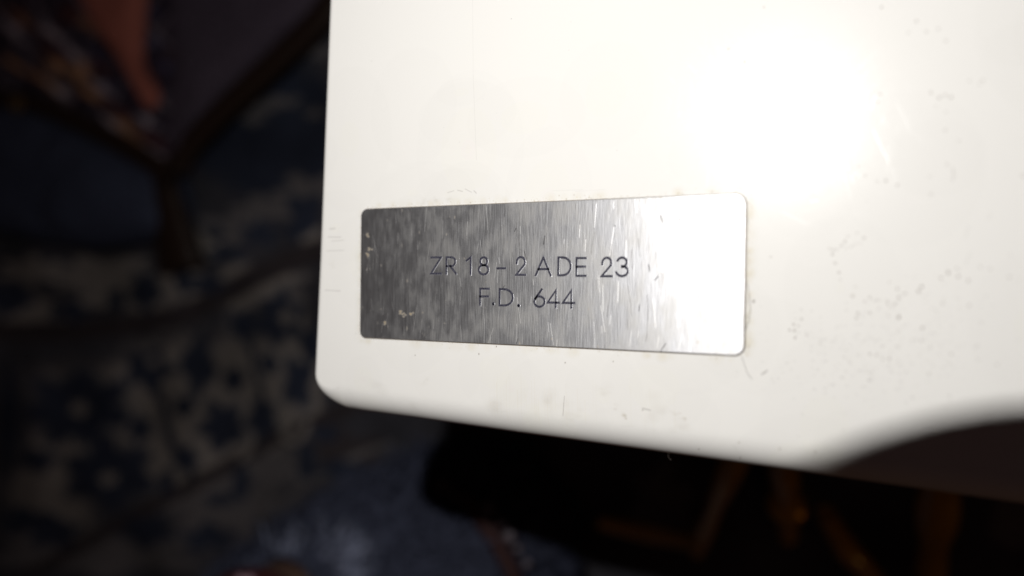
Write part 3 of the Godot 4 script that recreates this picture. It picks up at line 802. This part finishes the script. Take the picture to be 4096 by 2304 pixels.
func plate_metal() -> StandardMaterial3D:
	var w := 1536
	var h := 536
	var streak := FastNoiseLite.new()
	streak.noise_type = FastNoiseLite.TYPE_SIMPLEX
	streak.frequency = 1.0
	streak.fractal_type = FastNoiseLite.FRACTAL_NONE
	var blot := FastNoiseLite.new()
	blot.seed = 11
	blot.frequency = 1.0
	blot.fractal_octaves = 4
	var grit := FastNoiseLite.new()
	grit.seed = 23
	grit.frequency = 1.0
	grit.fractal_type = FastNoiseLite.FRACTAL_NONE
	var colour := Image.create(w, h, false, Image.FORMAT_RGB8)
	var surface := Image.create(w, h, false, Image.FORMAT_RGB8)
	var height := PackedFloat32Array()
	height.resize(w * h)
	for y in h:
		for x in w:
			var s := streak.get_noise_2d(x * 0.42, y * 0.007)
			var s2 := streak.get_noise_2d(x * 0.13 + 500.0, y * 0.003)
			var s3 := streak.get_noise_2d(x * 0.9 + 90.0, y * 0.016)
			var g := grit.get_noise_2d(x * 0.5, y * 0.22)
			var b := blot.get_noise_2d(x * 0.0085, y * 0.0055)
			var b2 := blot.get_noise_2d(x * 0.03 + 70.0, y * 0.012)
			# dust and oxide in upright patches; the left fade paints in the dark-room reflection
			var dull_and_shade := clampf(0.38 + 1.15 * b + 0.6 * b2 + 0.06 * s2 + 0.10 * s + 0.16 * g, 0.0, 1.0) * lerpf(0.25, 1.0, smoothstep(0.02, 0.30, float(x) / w + 0.10 * b2))
			height[y * w + x] = 0.40 * s + 0.22 * s2 + 0.40 * s3 + 0.34 * g + 0.55 * b2
			var k := 0.60 + 0.06 * s + 0.05 * g
			colour.set_pixel(x, y, Color(k, k * 1.0, k * 1.025).lerp(Color(0.50, 0.485, 0.46), dull_and_shade * 0.5).linear_to_srgb())
			surface.set_pixel(x, y, Color(0.0, clampf(0.465 + 0.03 * s + 0.02 * s2 + 0.06 * dull_and_shade + 0.04 * g, 0.1, 1.0), clampf(0.995 - 0.13 * dull_and_shade - 0.02 * absf(g), 0.0, 1.0)))
	# crusts and nicks, mostly at the left and below
	for i in 90:
		var p := Vector2(pow(rng.randf(), 1.8) * w, rng.randf() * h)
		var tan_ := Color(0.50, 0.40, 0.27).linear_to_srgb()
		var a := rng.randf_range(0.1, 0.5)
		var r := rng.randf_range(1.5, 6.0)
		var q := Vector2(1.0, rng.randf_range(0.8, 2.4))
		stain(colour, p, r, tan_, a, q, 0.2)
		stain(surface, p, r, Color(0, 0.7, 0.45), a, q, 0.2)
	for p in [Vector2(0.132, 0.79), Vector2(0.145, 0.81), Vector2(0.037, 0.31), Vector2(0.026, 0.36), Vector2(0.087, 0.87), Vector2(0.167, 0.80), Vector2(0.03, 0.2)]:
		for k in 4:
			var q: Vector2 = p * Vector2(w, h) + Vector2(rng.randfn(), rng.randfn()) * 5.0
			stain(colour, q, 7.0, Color(0.48, 0.36, 0.2).linear_to_srgb(), 0.5, Vector2(1.2, 0.8), 0.2)
			stain(surface, q, 7.0, Color(0, 0.8, 0.4), 0.6, Vector2(1.2, 0.8), 0.2)
	var n := Image.create(w, h, false, Image.FORMAT_RGB8)
	for y in h:
		for x in w:
			var dx := height[y * w + mini(x + 1, w - 1)] - height[y * w + maxi(x - 1, 0)]
			var dy := height[mini(y + 1, h - 1) * w + x] - height[maxi(y - 1, 0) * w + x]
			var v := Vector3(-dx * 0.060, dy * 0.060, 1.0).normalized()
			n.set_pixel(x, y, Color(v.x * 0.5 + 0.5, v.y * 0.5 + 0.5, v.z * 0.5 + 0.5))
	# scratches: bright hairlines, upright for the most part
	for i in 130:
		var a := Vector2(rng.randf_range(0.02, 0.9) * w, rng.randf() * h)
		var dir := Vector2.from_angle(PI / 2 + rng.randfn() * 0.13)
		var b := a + dir * rng.randf_range(12, 110)
		var s := 0.11 * (1.0 if rng.randf() < 0.6 else -1.0)
		line(n, a, b, 1.0, Color(0.5 + s, 0.5, 0.96), 0.75)
		line(colour, a, b, 1.0, Color(0.8, 0.78, 0.74).linear_to_srgb(), 0.5)
		line(surface, a, b, 1.0, Color(0, 0.45, 0.72), 0.7)
	# small dents
	for i in 15:
		var a := Vector2(rng.randf_range(0.4, 0.98) * w, rng.randf() * h)
		var b := a + Vector2.from_angle(rng.randf_range(1.2, 2.3)) * rng.randf_range(4, 34)
		line(n, a, b, 2.0, Color(0.25, 0.45, 0.85), 0.6)
	var m := mat(Color(1, 1, 1), 1.0, 1.0, 0.5)
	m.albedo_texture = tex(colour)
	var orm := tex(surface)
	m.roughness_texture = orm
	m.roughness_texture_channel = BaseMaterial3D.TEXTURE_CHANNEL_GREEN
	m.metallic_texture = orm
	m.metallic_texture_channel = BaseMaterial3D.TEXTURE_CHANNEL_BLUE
	m.normal_enabled = true
	m.normal_texture = tex(n)
	m.normal_scale = 1.0
	m.anisotropy_enabled = true
	m.anisotropy = -0.5
	return m


# strokes of a plain geometric alphabet, y down, cap height 1
func arc(c: Vector2, r: Vector2, from: float, to: float, steps := 18) -> PackedVector2Array:
	var o := PackedVector2Array()
	for i in steps + 1:
		var a := deg_to_rad(lerpf(from, to, float(i) / steps))
		o.append(c + Vector2(cos(a) * r.x, sin(a) * r.y))
	return o


func glyph(c: String) -> Array:
	var P := func(a: Array) -> PackedVector2Array: return PackedVector2Array(a)
	match c:
		"Z": return [P.call([Vector2(0.02, 0), Vector2(1, 0), Vector2(0, 1), Vector2(1, 1)])]
		"R":
			var bowl := P.call([Vector2(0, 1), Vector2(0, 0), Vector2(0.5, 0)])
			bowl.append_array(arc(Vector2(0.5, 0.27), Vector2(0.42, 0.27), -90, 90))
			bowl.append(Vector2(0.02, 0.54))
			return [bowl, P.call([Vector2(0.4, 0.54), Vector2(1, 1)])]
		"1": return [P.call([Vector2(0.0, 0.2), Vector2(0.85, 0.0), Vector2(0.85, 1)])]
		"8": return [arc(Vector2(0.5, 0.235), Vector2(0.37, 0.235), 0, 360, 26), arc(Vector2(0.5, 0.725), Vector2(0.5, 0.275), 0, 360, 30)]
		"-": return [P.call([Vector2(0, 0.5), Vector2(1, 0.5)])]
		"2":
			var s := arc(Vector2(0.5, 0.30), Vector2(0.46, 0.30), -188, 22, 22)
			s.append(Vector2(0, 1)); s.append(Vector2(1, 1))
			return [s]
		"A": return [P.call([Vector2(0, 1), Vector2(0.48, 0), Vector2(0.96, 1)]), P.call([Vector2(0.17, 0.66), Vector2(0.80, 0.66)])]
		"D":
			var d := P.call([Vector2(0, 1), Vector2(0, 0), Vector2(0.35, 0)])
			d.append_array(arc(Vector2(0.35, 0.5), Vector2(0.65, 0.5), -90, 90, 24))
			d.append(Vector2(0, 1))
			return [d]
		"E": return [P.call([Vector2(1, 0), Vector2(0, 0), Vector2(0, 1), Vector2(1, 1)]), P.call([Vector2(0, 0.48), Vector2(0.92, 0.48)])]
		"F": return [P.call([Vector2(1, 0), Vector2(0, 0), Vector2(0, 1)]), P.call([Vector2(0, 0.48), Vector2(0.92, 0.48)])]
		"3":
			var t := arc(Vector2(0.46, 0.245), Vector2(0.42, 0.245), -160, 90, 22)
			t.append_array(arc(Vector2(0.46, 0.735), Vector2(0.52, 0.265), -90, 165, 26))
			return [t]
		"6":
			var s := P.call([Vector2(0.72, 0), Vector2(0.12, 0.52)])
			s = P.call([Vector2(0.70, 0.0)])
			s.append_array(arc(Vector2(0.5, 0.70), Vector2(0.5, 0.30), 205, 565, 34))
			return [s]
		"4": return [P.call([Vector2(0.74, 1), Vector2(0.74, 0), Vector2(0, 0.74), Vector2(1, 0.74)])]
		".": return [arc(Vector2(0.5, 0.5), Vector2(0.14, 0.14), 0, 360, 10)]
	return []


func stroke(st: SurfaceTool, p: PackedVector2Array, w: float, lift := 0.0) -> void:
	# a low ridge of paint with sloped sides along the path, mitred at the corners
	var closed := p[0].distance_to(p[-1]) < w * 0.2
	if closed: p = p.slice(0, p.size() - 1)
	var n := p.size()
	var rows := []
	for i in n:
		var back := p[(i + n - 1) % n] if closed or i > 0 else p[i]
		var ahead := p[(i + 1) % n] if closed or i < n - 1 else p[i]
		var d1 := (p[i] - back).normalized() if back != p[i] else (ahead - p[i]).normalized()
		var d2 := (ahead - p[i]).normalized() if ahead != p[i] else d1
		var n1 := Vector2(-d1.y, d1.x)
		var m := (n1 + Vector2(-d2.y, d2.x))
		m = m.normalized() if m.length() > 0.2 else n1
		m /= maxf(0.42, m.dot(n1))
		var q := p[i]
		if not closed and i == 0: q -= d1 * w * 0.45
		if not closed and i == n - 1: q += d1 * w * 0.45
		rows.append([q - m * w * 0.5, q - m * w * 0.36, q + m * w * 0.36, q + m * w * 0.5])
	var y := [PLATE_TOP - 0.00002, PLATE_TOP + 0.000022 + lift, PLATE_TOP + 0.000022 + lift, PLATE_TOP - 0.00002]
	for i in (n if closed else n - 1):
		var a: Array = rows[i]
		var b: Array = rows[(i + 1) % n]
		for k in 3:
			var q := [Vector3(a[k].x, y[k], a[k].y), Vector3(b[k].x, y[k], b[k].y), Vector3(b[k + 1].x, y[k + 1], b[k + 1].y), Vector3(a[k + 1].x, y[k + 1], a[k + 1].y)]
			tri(st, q[0], q[1], q[2])
			tri(st, q[0], q[2], q[3])


func lettering(plate: Node3D) -> void:
	var worn := FastNoiseLite.new()
	worn.frequency = 0.06
	worn.fractal_octaves = 3
	var nt := NoiseTexture2D.new()
	nt.noise = worn
	nt.width = 256
	nt.height = 256
	nt.seamless = true
	var ramp := Gradient.new()
	ramp.set_color(0, Color(0.020, 0.019, 0.032).linear_to_srgb())
	ramp.set_color(1, Color(0.15, 0.15, 0.19).linear_to_srgb())
	ramp.set_offset(0, 0.42)
	ramp.set_offset(1, 0.80)
	nt.color_ramp = ramp
	var ink := mat(Color(1, 1, 1), 0.62, 0.0, 0.35)
	ink.albedo_texture = nt
	ink.uv1_triplanar = true
	ink.uv1_scale = Vector3(210, 210, 210)
	var bright := mat(Color(0.62, 0.62, 0.635), 0.5, 0.93)
	# [character, left, right, top, bottom] in millimetres on the plate
	var rows := [["Z", -23.6, -21.1, -3.55, 0.0], ["R", -19.75, -17.35, -3.55, 0.0], ["1", -14.75, -13.6, -3.55, 0.05], ["8", -11.8, -9.55, -3.5, 0.15], ["-", -7.45, -5.65, -1.6, -0.7], ["2", -3.05, -1.05, -3.5, 0.2], ["A", 1.35, 4.75, -3.4, 0.25], ["D", 6.25, 8.95, -3.35, 0.25], ["E", 10.15, 12.05, -3.2, 0.35], ["2", 15.45, 17.45, -3.25, 0.4], ["3", 18.5, 20.75, -3.25, 0.35],
		["F", -11.45, -9.4, 3.2, 6.6], [".", -8.75, -7.85, 5.9, 6.8], ["D", -6.85, -3.8, 3.25, 6.65], [".", -2.9, -2.0, 6.15, 7.05], ["6", 1.05, 3.35, 3.2, 6.75], ["4", 4.05, 6.45, 3.25, 6.75], ["4", 7.35, 9.75, 3.25, 6.75]]
	for r in rows:
		var st := begin()
		for p in glyph(r[0]):
			var q := PackedVector2Array()
			for v in p: q.append(Vector2(lerpf(r[1], r[2], v.x), lerpf(r[3], r[4], v.y)) * 0.001)
			stroke(st, q, 0.00056)
		st.generate_normals()
		var both := st.commit()
		# lower-right lit edge of each stroke, painted as an offset strip of bright metal
		var lit_edge := begin()
		for p in glyph(r[0]):
			var q := PackedVector2Array()
			for v in p: q.append(Vector2(lerpf(r[1], r[2], v.x) + 0.04, lerpf(r[3], r[4], v.y) + 0.06) * 0.001)
			stroke(lit_edge, q, 0.00056, -0.000008)
		lit_edge.generate_normals()
		lit_edge.commit(both)
		both.surface_set_material(0, ink)
		both.surface_set_material(1, bright)
		var c: String = r[0]
		put("digit" if c in "0123456789" else "dash" if c == "-" else "full_stop" if c == "." else "letter", both, null, plate)


# ---------------------------------------------------------------- what lies on the rug
func image_over(motifs: Array, origin: Vector2, size: Vector2, colours: Array, ground: Color, px := 512) -> Image:
	var img := Image.create(px, int(px * size.y / size.x), false, Image.FORMAT_RGB8)
	img.fill(ground)
	var ragged := FastNoiseLite.new()
	ragged.frequency = 0.05
	var pale := Color(0.42, 0.35, 0.38).linear_to_srgb()
	for i in 26:
		var a := Vector2(-300 + i * 34.0, 0)
		line(img, a, a + Vector2(420, 420), 3.0 if i % 2 else 6.0, pale if i % 2 else Color(0.02, 0.015, 0.03).linear_to_srgb(), 0.7)
		line(img, a + Vector2(100, 0), a + Vector2(-300, 460), 3.0, pale if i % 3 else Color(0.16, 0.05, 0.04).linear_to_srgb(), 0.55)
	weave(img, motifs, origin, px / size.x, colours, 0.8, ragged)
	return img


func build_bag() -> void:
	var bag := thing("cloth_bag")
	tag(bag, "dark navy cloth bag with brown trimmed edges open over a many-coloured woven lining", "bag")
	var cloth_noise := FastNoiseLite.new()
	cloth_noise.frequency = 0.06
	var ct := NoiseTexture2D.new()
	ct.noise = cloth_noise
	ct.width = 256; ct.height = 256
	ct.seamless = true
	var ramp := Gradient.new()
	ramp.set_color(0, Color(0.034, 0.039, 0.062).linear_to_srgb())
	ramp.set_color(1, Color(0.082, 0.094, 0.150).linear_to_srgb())
	ct.color_ramp = ramp
	var navy := mat(Color(1, 1, 1), 0.95, 0.0, 0.2)
	navy.albedo_texture = ct
	navy.uv1_triplanar = true
	navy.uv1_scale = Vector3(9, 9, 9)
	var grey := navy.duplicate()
	grey.albedo_color = Color(1.30, 1.10, 1.02)
	var leather := mat(Color(0.026, 0.013, 0.008), 0.55, 0.0, 0.4)
	var s := Vector2(-0.74, -0.36)
	var e := Vector2(0.42, 0.34)
	var cream := Color(0.62, 0.52, 0.57).linear_to_srgb()
	var orange := Color(0.62, 0.31, 0.16).linear_to_srgb()
	var maroon := Color(0.11, 0.036, 0.034).linear_to_srgb()
	var blue := Color(0.09, 0.09, 0.17).linear_to_srgb()
	var img := image_over(LINING_PATCHES, s, e, [maroon, cream, orange.lerp(maroon, 0.4), orange, maroon, blue], Color(0.05, 0.038, 0.055).linear_to_srgb())
	var woven := mat(Color(1, 1, 1), 0.95, 0.0, 0.2)
	woven.albedo_texture = tex(img)
	woven.uv1_scale = Vector3(1.0 / e.x, 1.0 / e.y, 1)
	woven.uv1_offset = Vector3(-s.x / e.x, -s.y / e.y, 0)
	put("lining", pillow(round_outline(LINING, 3), 0.002, 0.020, 0.006, 14.0), woven, bag)
	var red := mat(Color(0.46, 0.15, 0.11), 0.9, 0.0, 0.2)
	put("red_strap", pillow(round_outline(RED_BAND, 3), 0.018, 0.014, 0.002, 20.0), red, bag)
	put("front_panel", pillow(round_outline(NAVY_PANEL, 4), 0.002, 0.048, 0.010, 10.0, 2.4), navy, bag)
	put("side_panel", pillow(round_outline(GREY_PANEL, 4), 0.002, 0.036, 0.006, 9.0, 2.4), grey, bag)
	for t in [[TRIM_LEFT, 0.036, 0.009], [TRIM_RIGHT, 0.026, 0.011]]:
		var st := begin()
		tube(st, smooth_path(t[0], t[1], 5), PackedFloat32Array([t[2]]), 10, 0.5)
		put("edge_trim", done(st), leather, bag)
	var seam := begin()
	var path := smooth_path(TRIM_SEAM, 0.030, 5, -0.014)
	var radii := PackedFloat32Array()
	for i in path.size(): radii.append(lerpf(0.011, 0.027, float(i) / path.size()))
	tube(seam, path, radii, 10, 0.45)
	put("edge_trim", done(seam), leather, bag)
	var ring := TorusMesh.new()
	ring.inner_radius = 0.0042
	ring.outer_radius = 0.0066
	put("eyelet", ring, mat(Color(0.30, 0.19, 0.07), 0.4, 0.6), bag, Vector3(EYELET.x, 0.052, EYELET.y))


func build_slipper() -> void:
	var sl := thing("felt_slipper")
	tag(sl, "fuzzy blue-grey felt slipper with thin red piping and pale beads on the rug", "slipper")
	var fn := FastNoiseLite.new()
	fn.frequency = 0.035
	fn.fractal_octaves = 4
	var ft := NoiseTexture2D.new()
	ft.noise = fn
	ft.width = 512; ft.height = 512
	ft.seamless = true
	var ramp := Gradient.new()
	ramp.set_color(0, Color(0.009, 0.010, 0.017).linear_to_srgb())
	ramp.set_color(1, Color(0.085, 0.095, 0.148).linear_to_srgb())
	ramp.set_offset(0, 0.38)
	ramp.set_offset(1, 0.85)
	ft.color_ramp = ramp
	var felt := mat(Color(1, 1, 1), 1.0, 0.0, 0.1)
	felt.albedo_texture = ft
	felt.uv1_triplanar = true
	felt.uv1_scale = Vector3(7, 7, 7)
	var outline := round_outline(SLIPPER, 4)
	var upper := pillow(outline, 0.002, 0.165, 0.006, 22.0, 2.2, 18)
	put("upper", upper, felt, sl)
	# wool fibres standing off the felt
	var arrays := upper.surface_get_arrays(0)
	var vs: PackedVector3Array = arrays[Mesh.ARRAY_VERTEX]
	var idx: PackedInt32Array = arrays[Mesh.ARRAY_INDEX]
	var pale_fz := begin()
	var dark_fz := begin()
	var o: Array = OPENING[0]
	var into := Transform2D(o[1], o[2], o[0]).affine_inverse()
	var tufts := FastNoiseLite.new()
	tufts.frequency = 26.0
	for i in 15000:
		var t := (rng.randi() % (idx.size() / 3)) * 3
		var a := rng.randf()
		var b := rng.randf()
		if a + b > 1.0: a = 1.0 - a; b = 1.0 - b
		var p0 := vs[idx[t]]
		var p1 := vs[idx[t + 1]]
		var p2 := vs[idx[t + 2]]
		var p := p0 + (p1 - p0) * a + (p2 - p0) * b
		if p.y < 0.03 or p.z > 0.34: continue
		var e := (into * Vector2(p.x, p.z)).length()
		var near := smoothstep(0.95, 1.1, e) * (1.0 - smoothstep(1.2, 1.75, e))
		if e < 0.95: continue
		var pale := tufts.get_noise_2d(p.x, p.z) > 0.45 - 0.42 * near and near > 0.05
		if pale and rng.randf() > 0.35 + 0.4 * near: continue
		var fz := pale_fz if pale else dark_fz
		var nn := (p2 - p0).cross(p1 - p0).normalized()
		var lean := Vector3(0.55 + rng.randfn() * 0.35, 0.25, -0.6 + rng.randfn() * 0.35)
		var d := (nn * 0.45 + lean).normalized()
		var ln := rng.randf_range(0.006, 0.013) * (1.0 + 0.8 * near)
		var side := d.cross(Vector3.UP).normalized() * rng.randf_range(0.00025, 0.0006) * (1.0 + near)
		var bend := Vector3(rng.randfn(), rng.randfn(), rng.randfn()) * 0.002
		tri(fz, p - side, p + d * ln * 0.5 + bend + side * 0.7, p + side)
		tri(fz, p - side * 0.8 + d * ln * 0.45, p + d * ln + bend * 2.5, p + d * ln * 0.5 + bend + side * 0.8)
	pale_fz.generate_normals()
	dark_fz.generate_normals()
	put("wool_fuzz", dark_fz.commit(), mat(Color(0.085, 0.094, 0.145), 1.0, 0.0, 0.2), sl).set_meta("kind", "stuff")
	put("wool_fuzz", pale_fz.commit(), mat(Color(0.34, 0.37, 0.50), 1.0, 0.0, 0.2), sl).set_meta("kind", "stuff")
	var pipe := begin()
	tube(pipe, smooth_path(PIPING, 0.115, 5), PackedFloat32Array([0.0045]), 10)
	put("piping", done(pipe), mat(Color(0.034, 0.006, 0.005), 0.7), sl)
	var white := mat(Color(0.15, 0.125, 0.145), 0.45)
	for k in range(0, BEADS.size(), 2):
		var bead_or_glint := SphereMesh.new()
		bead_or_glint.radius = [0.0032, 0.0022, 0.0028, 0.0024, 0.0034][k % 5]
		bead_or_glint.height = bead_or_glint.radius * 1.7
		bead_or_glint.radial_segments = 12
		bead_or_glint.rings = 8
		var at: Vector2 = BEADS[k]
		put("bead_or_glint", bead_or_glint, white, sl, Vector3(at.x, 0.116, at.y))
	var band := begin()
	tube(band, smooth_path(OUTER_BAND, 0.062, 5), PackedFloat32Array([0.012]), 12, 0.7)
	put("outer_band", done(band), felt, sl)
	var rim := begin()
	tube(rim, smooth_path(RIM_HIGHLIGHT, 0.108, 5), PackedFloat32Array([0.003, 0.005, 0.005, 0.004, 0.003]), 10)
	put("edge_highlight", done(rim), mat(Color(0.13, 0.12, 0.115), 1.0), sl)  # pale tube painted as the highlight on the slipper edge
	# the opening with its dark red rim and tan inner sole
	var ringp := PackedVector3Array()
	for i in 41:
		var a := TAU * i / 40
		var q: Vector2 = o[0] + o[1] * cos(a) + o[2] * sin(a)
		ringp.append(Vector3(q.x, 0.186, q.y))
	var rr := begin()
	tube(rr, ringp, PackedFloat32Array([0.0042]), 10)
	put("opening_rim", done(rr), mat(Color(0.060, 0.016, 0.018), 0.4), sl)
	for turn in [-1.42, -1.62]:
		var glint := SphereMesh.new()
		glint.radius = 0.0026
		glint.height = 0.0046
		glint.radial_segments = 12
		glint.rings = 8
		var q: Vector2 = o[0] + o[1] * cos(turn) * 1.0 + o[2] * sin(turn)
		put("bead_or_glint", glint, mat(Color(0.42, 0.27, 0.33), 0.3), sl, Vector3(q.x, 0.190, q.y))  # rim glints put in as small pink spheres
	var inner := PackedVector2Array()
	for i in 40:
		var a := TAU * i / 40
		inner.append(o[0] + o[1] * 0.98 * cos(a) + o[2] * 0.98 * sin(a))
	if Geometry2D.is_polygon_clockwise(inner): inner.reverse()
	put("inner_sole", pillow(inner, 0.16, 0.024, 0.001, 30.0), mat(Color(0.10, 0.050, 0.034), 0.8), sl)


func build_hairs() -> void:
	var m := mat(Color(0.07, 0.055, 0.045), 0.6)
	var said := ["fine curved hair lying against the right edge of the metal plate", "short fine hair below the lower right corner of the metal plate", "tiny fibre beside the upper right of the metal plate", "curled fibre on the lower rounded edge of the white appliance"]
	for i in HAIRS.size():
		var st := begin()
		var y: float = FACE_Y + (0.0002 if i < 3 else -0.0012)
		tube(st, smooth_path(HAIRS[i], y, 5), PackedFloat32Array([0.00003]), 6)
		var o := put("hair", done(st), m)
		tag(o, said[i], "hair")


# ---------------------------------------------------------------- the camera whose flash lights the scene and whose lens barrel shades a corner of it
func build_camera_body(_aim: Vector3) -> void:
	var cam := thing("compact_camera")
	cam.transform = Transform3D(Basis(CAMERA_RIGHT, CAMERA_UP, CAMERA_BACK).orthonormalized(), CAMERA_AT)
	tag(cam, "black camera with raised flash and wide lens barrel held above the appliance", "camera")
	var black := mat(Color(0.012, 0.012, 0.013), 0.6)
	# barrel: an open tube round the line of sight
	var st := begin()
	var rings := []
	for e in [[0.0345, 0.06], [0.03745, 0.058], [0.03745, -0.0095], [0.0369, -0.010], [0.0345, -0.010], [0.0335, -0.009], [0.031, 0.02], [0.030, 0.05]]:
		var ring := PackedVector3Array()
		for i in 64:
			var a := TAU * i / 64
			ring.append(Vector3(cos(a) * e[0], sin(a) * e[0], e[1]))
		rings.append(ring)
	skin(st, rings)
	put("lens_barrel", done(st), black, cam)
	var body := begin()
	var r2 := []
	for e in [[0.004, 0.060], [0.0, 0.064], [0.0, 0.096], [0.004, 0.100]]:
		var ring := PackedVector3Array()
		for v in rounded_rect(Vector2(0.062 - e[0], 0.046 - e[0]), [0.01, 0.01, 0.01, 0.01], 6):
			ring.append(Vector3(v.x, v.y, e[1]))
		r2.append(ring)
	skin(body, r2)
	cap(body, r2[0], true)
	cap(body, r2[-1])
	put("camera_body", done(body), black, cam)
	var b := Basis(CAMERA_RIGHT, CAMERA_UP, CAMERA_BACK).orthonormalized()
	var f := b.inverse() * (FLASH_AT - CAMERA_AT)
	var hs := begin()
	var r3 := []
	for e in [[0.0, 0.0022], [0.001, 0.0012], [0.002, 0.0012], [0.0, 0.003], [-0.001, 0.012], [0.002, 0.014]]:
		var ring := PackedVector3Array()
		for v in rounded_rect(Vector2(0.014 - e[0], 0.009 - e[0]), [0.003, 0.003, 0.003, 0.003], 4):
			ring.append(f + Vector3(v.x, v.y, e[1] + 0.001))
		r3.append(ring)
	skin(hs, r3.slice(2))
	cap(hs, r3[-1])
	cap(hs, r3[2], true)
	var arm_path := PackedVector3Array([f + Vector3(0.004, -0.004, 0.012), f + Vector3(0.006, -0.02, 0.03), Vector3(-0.036, 0.040, 0.08)])
	tube(hs, arm_path, PackedFloat32Array([0.004]), 8)
	put("flash_housing", done(hs), black, cam)
	var glow := mat(Color(0.9, 0.9, 0.9), 0.4)
	glow.emission_enabled = true
	glow.emission = Color(1.0, 0.993, 0.982)
	glow.emission_energy_multiplier = 2.0
	var q := BoxMesh.new()
	q.size = Vector3(0.007, 0.005, 0.0008)
	put("flash_lamp", q, glow, cam, f + Vector3(0, 0, 0.0009))
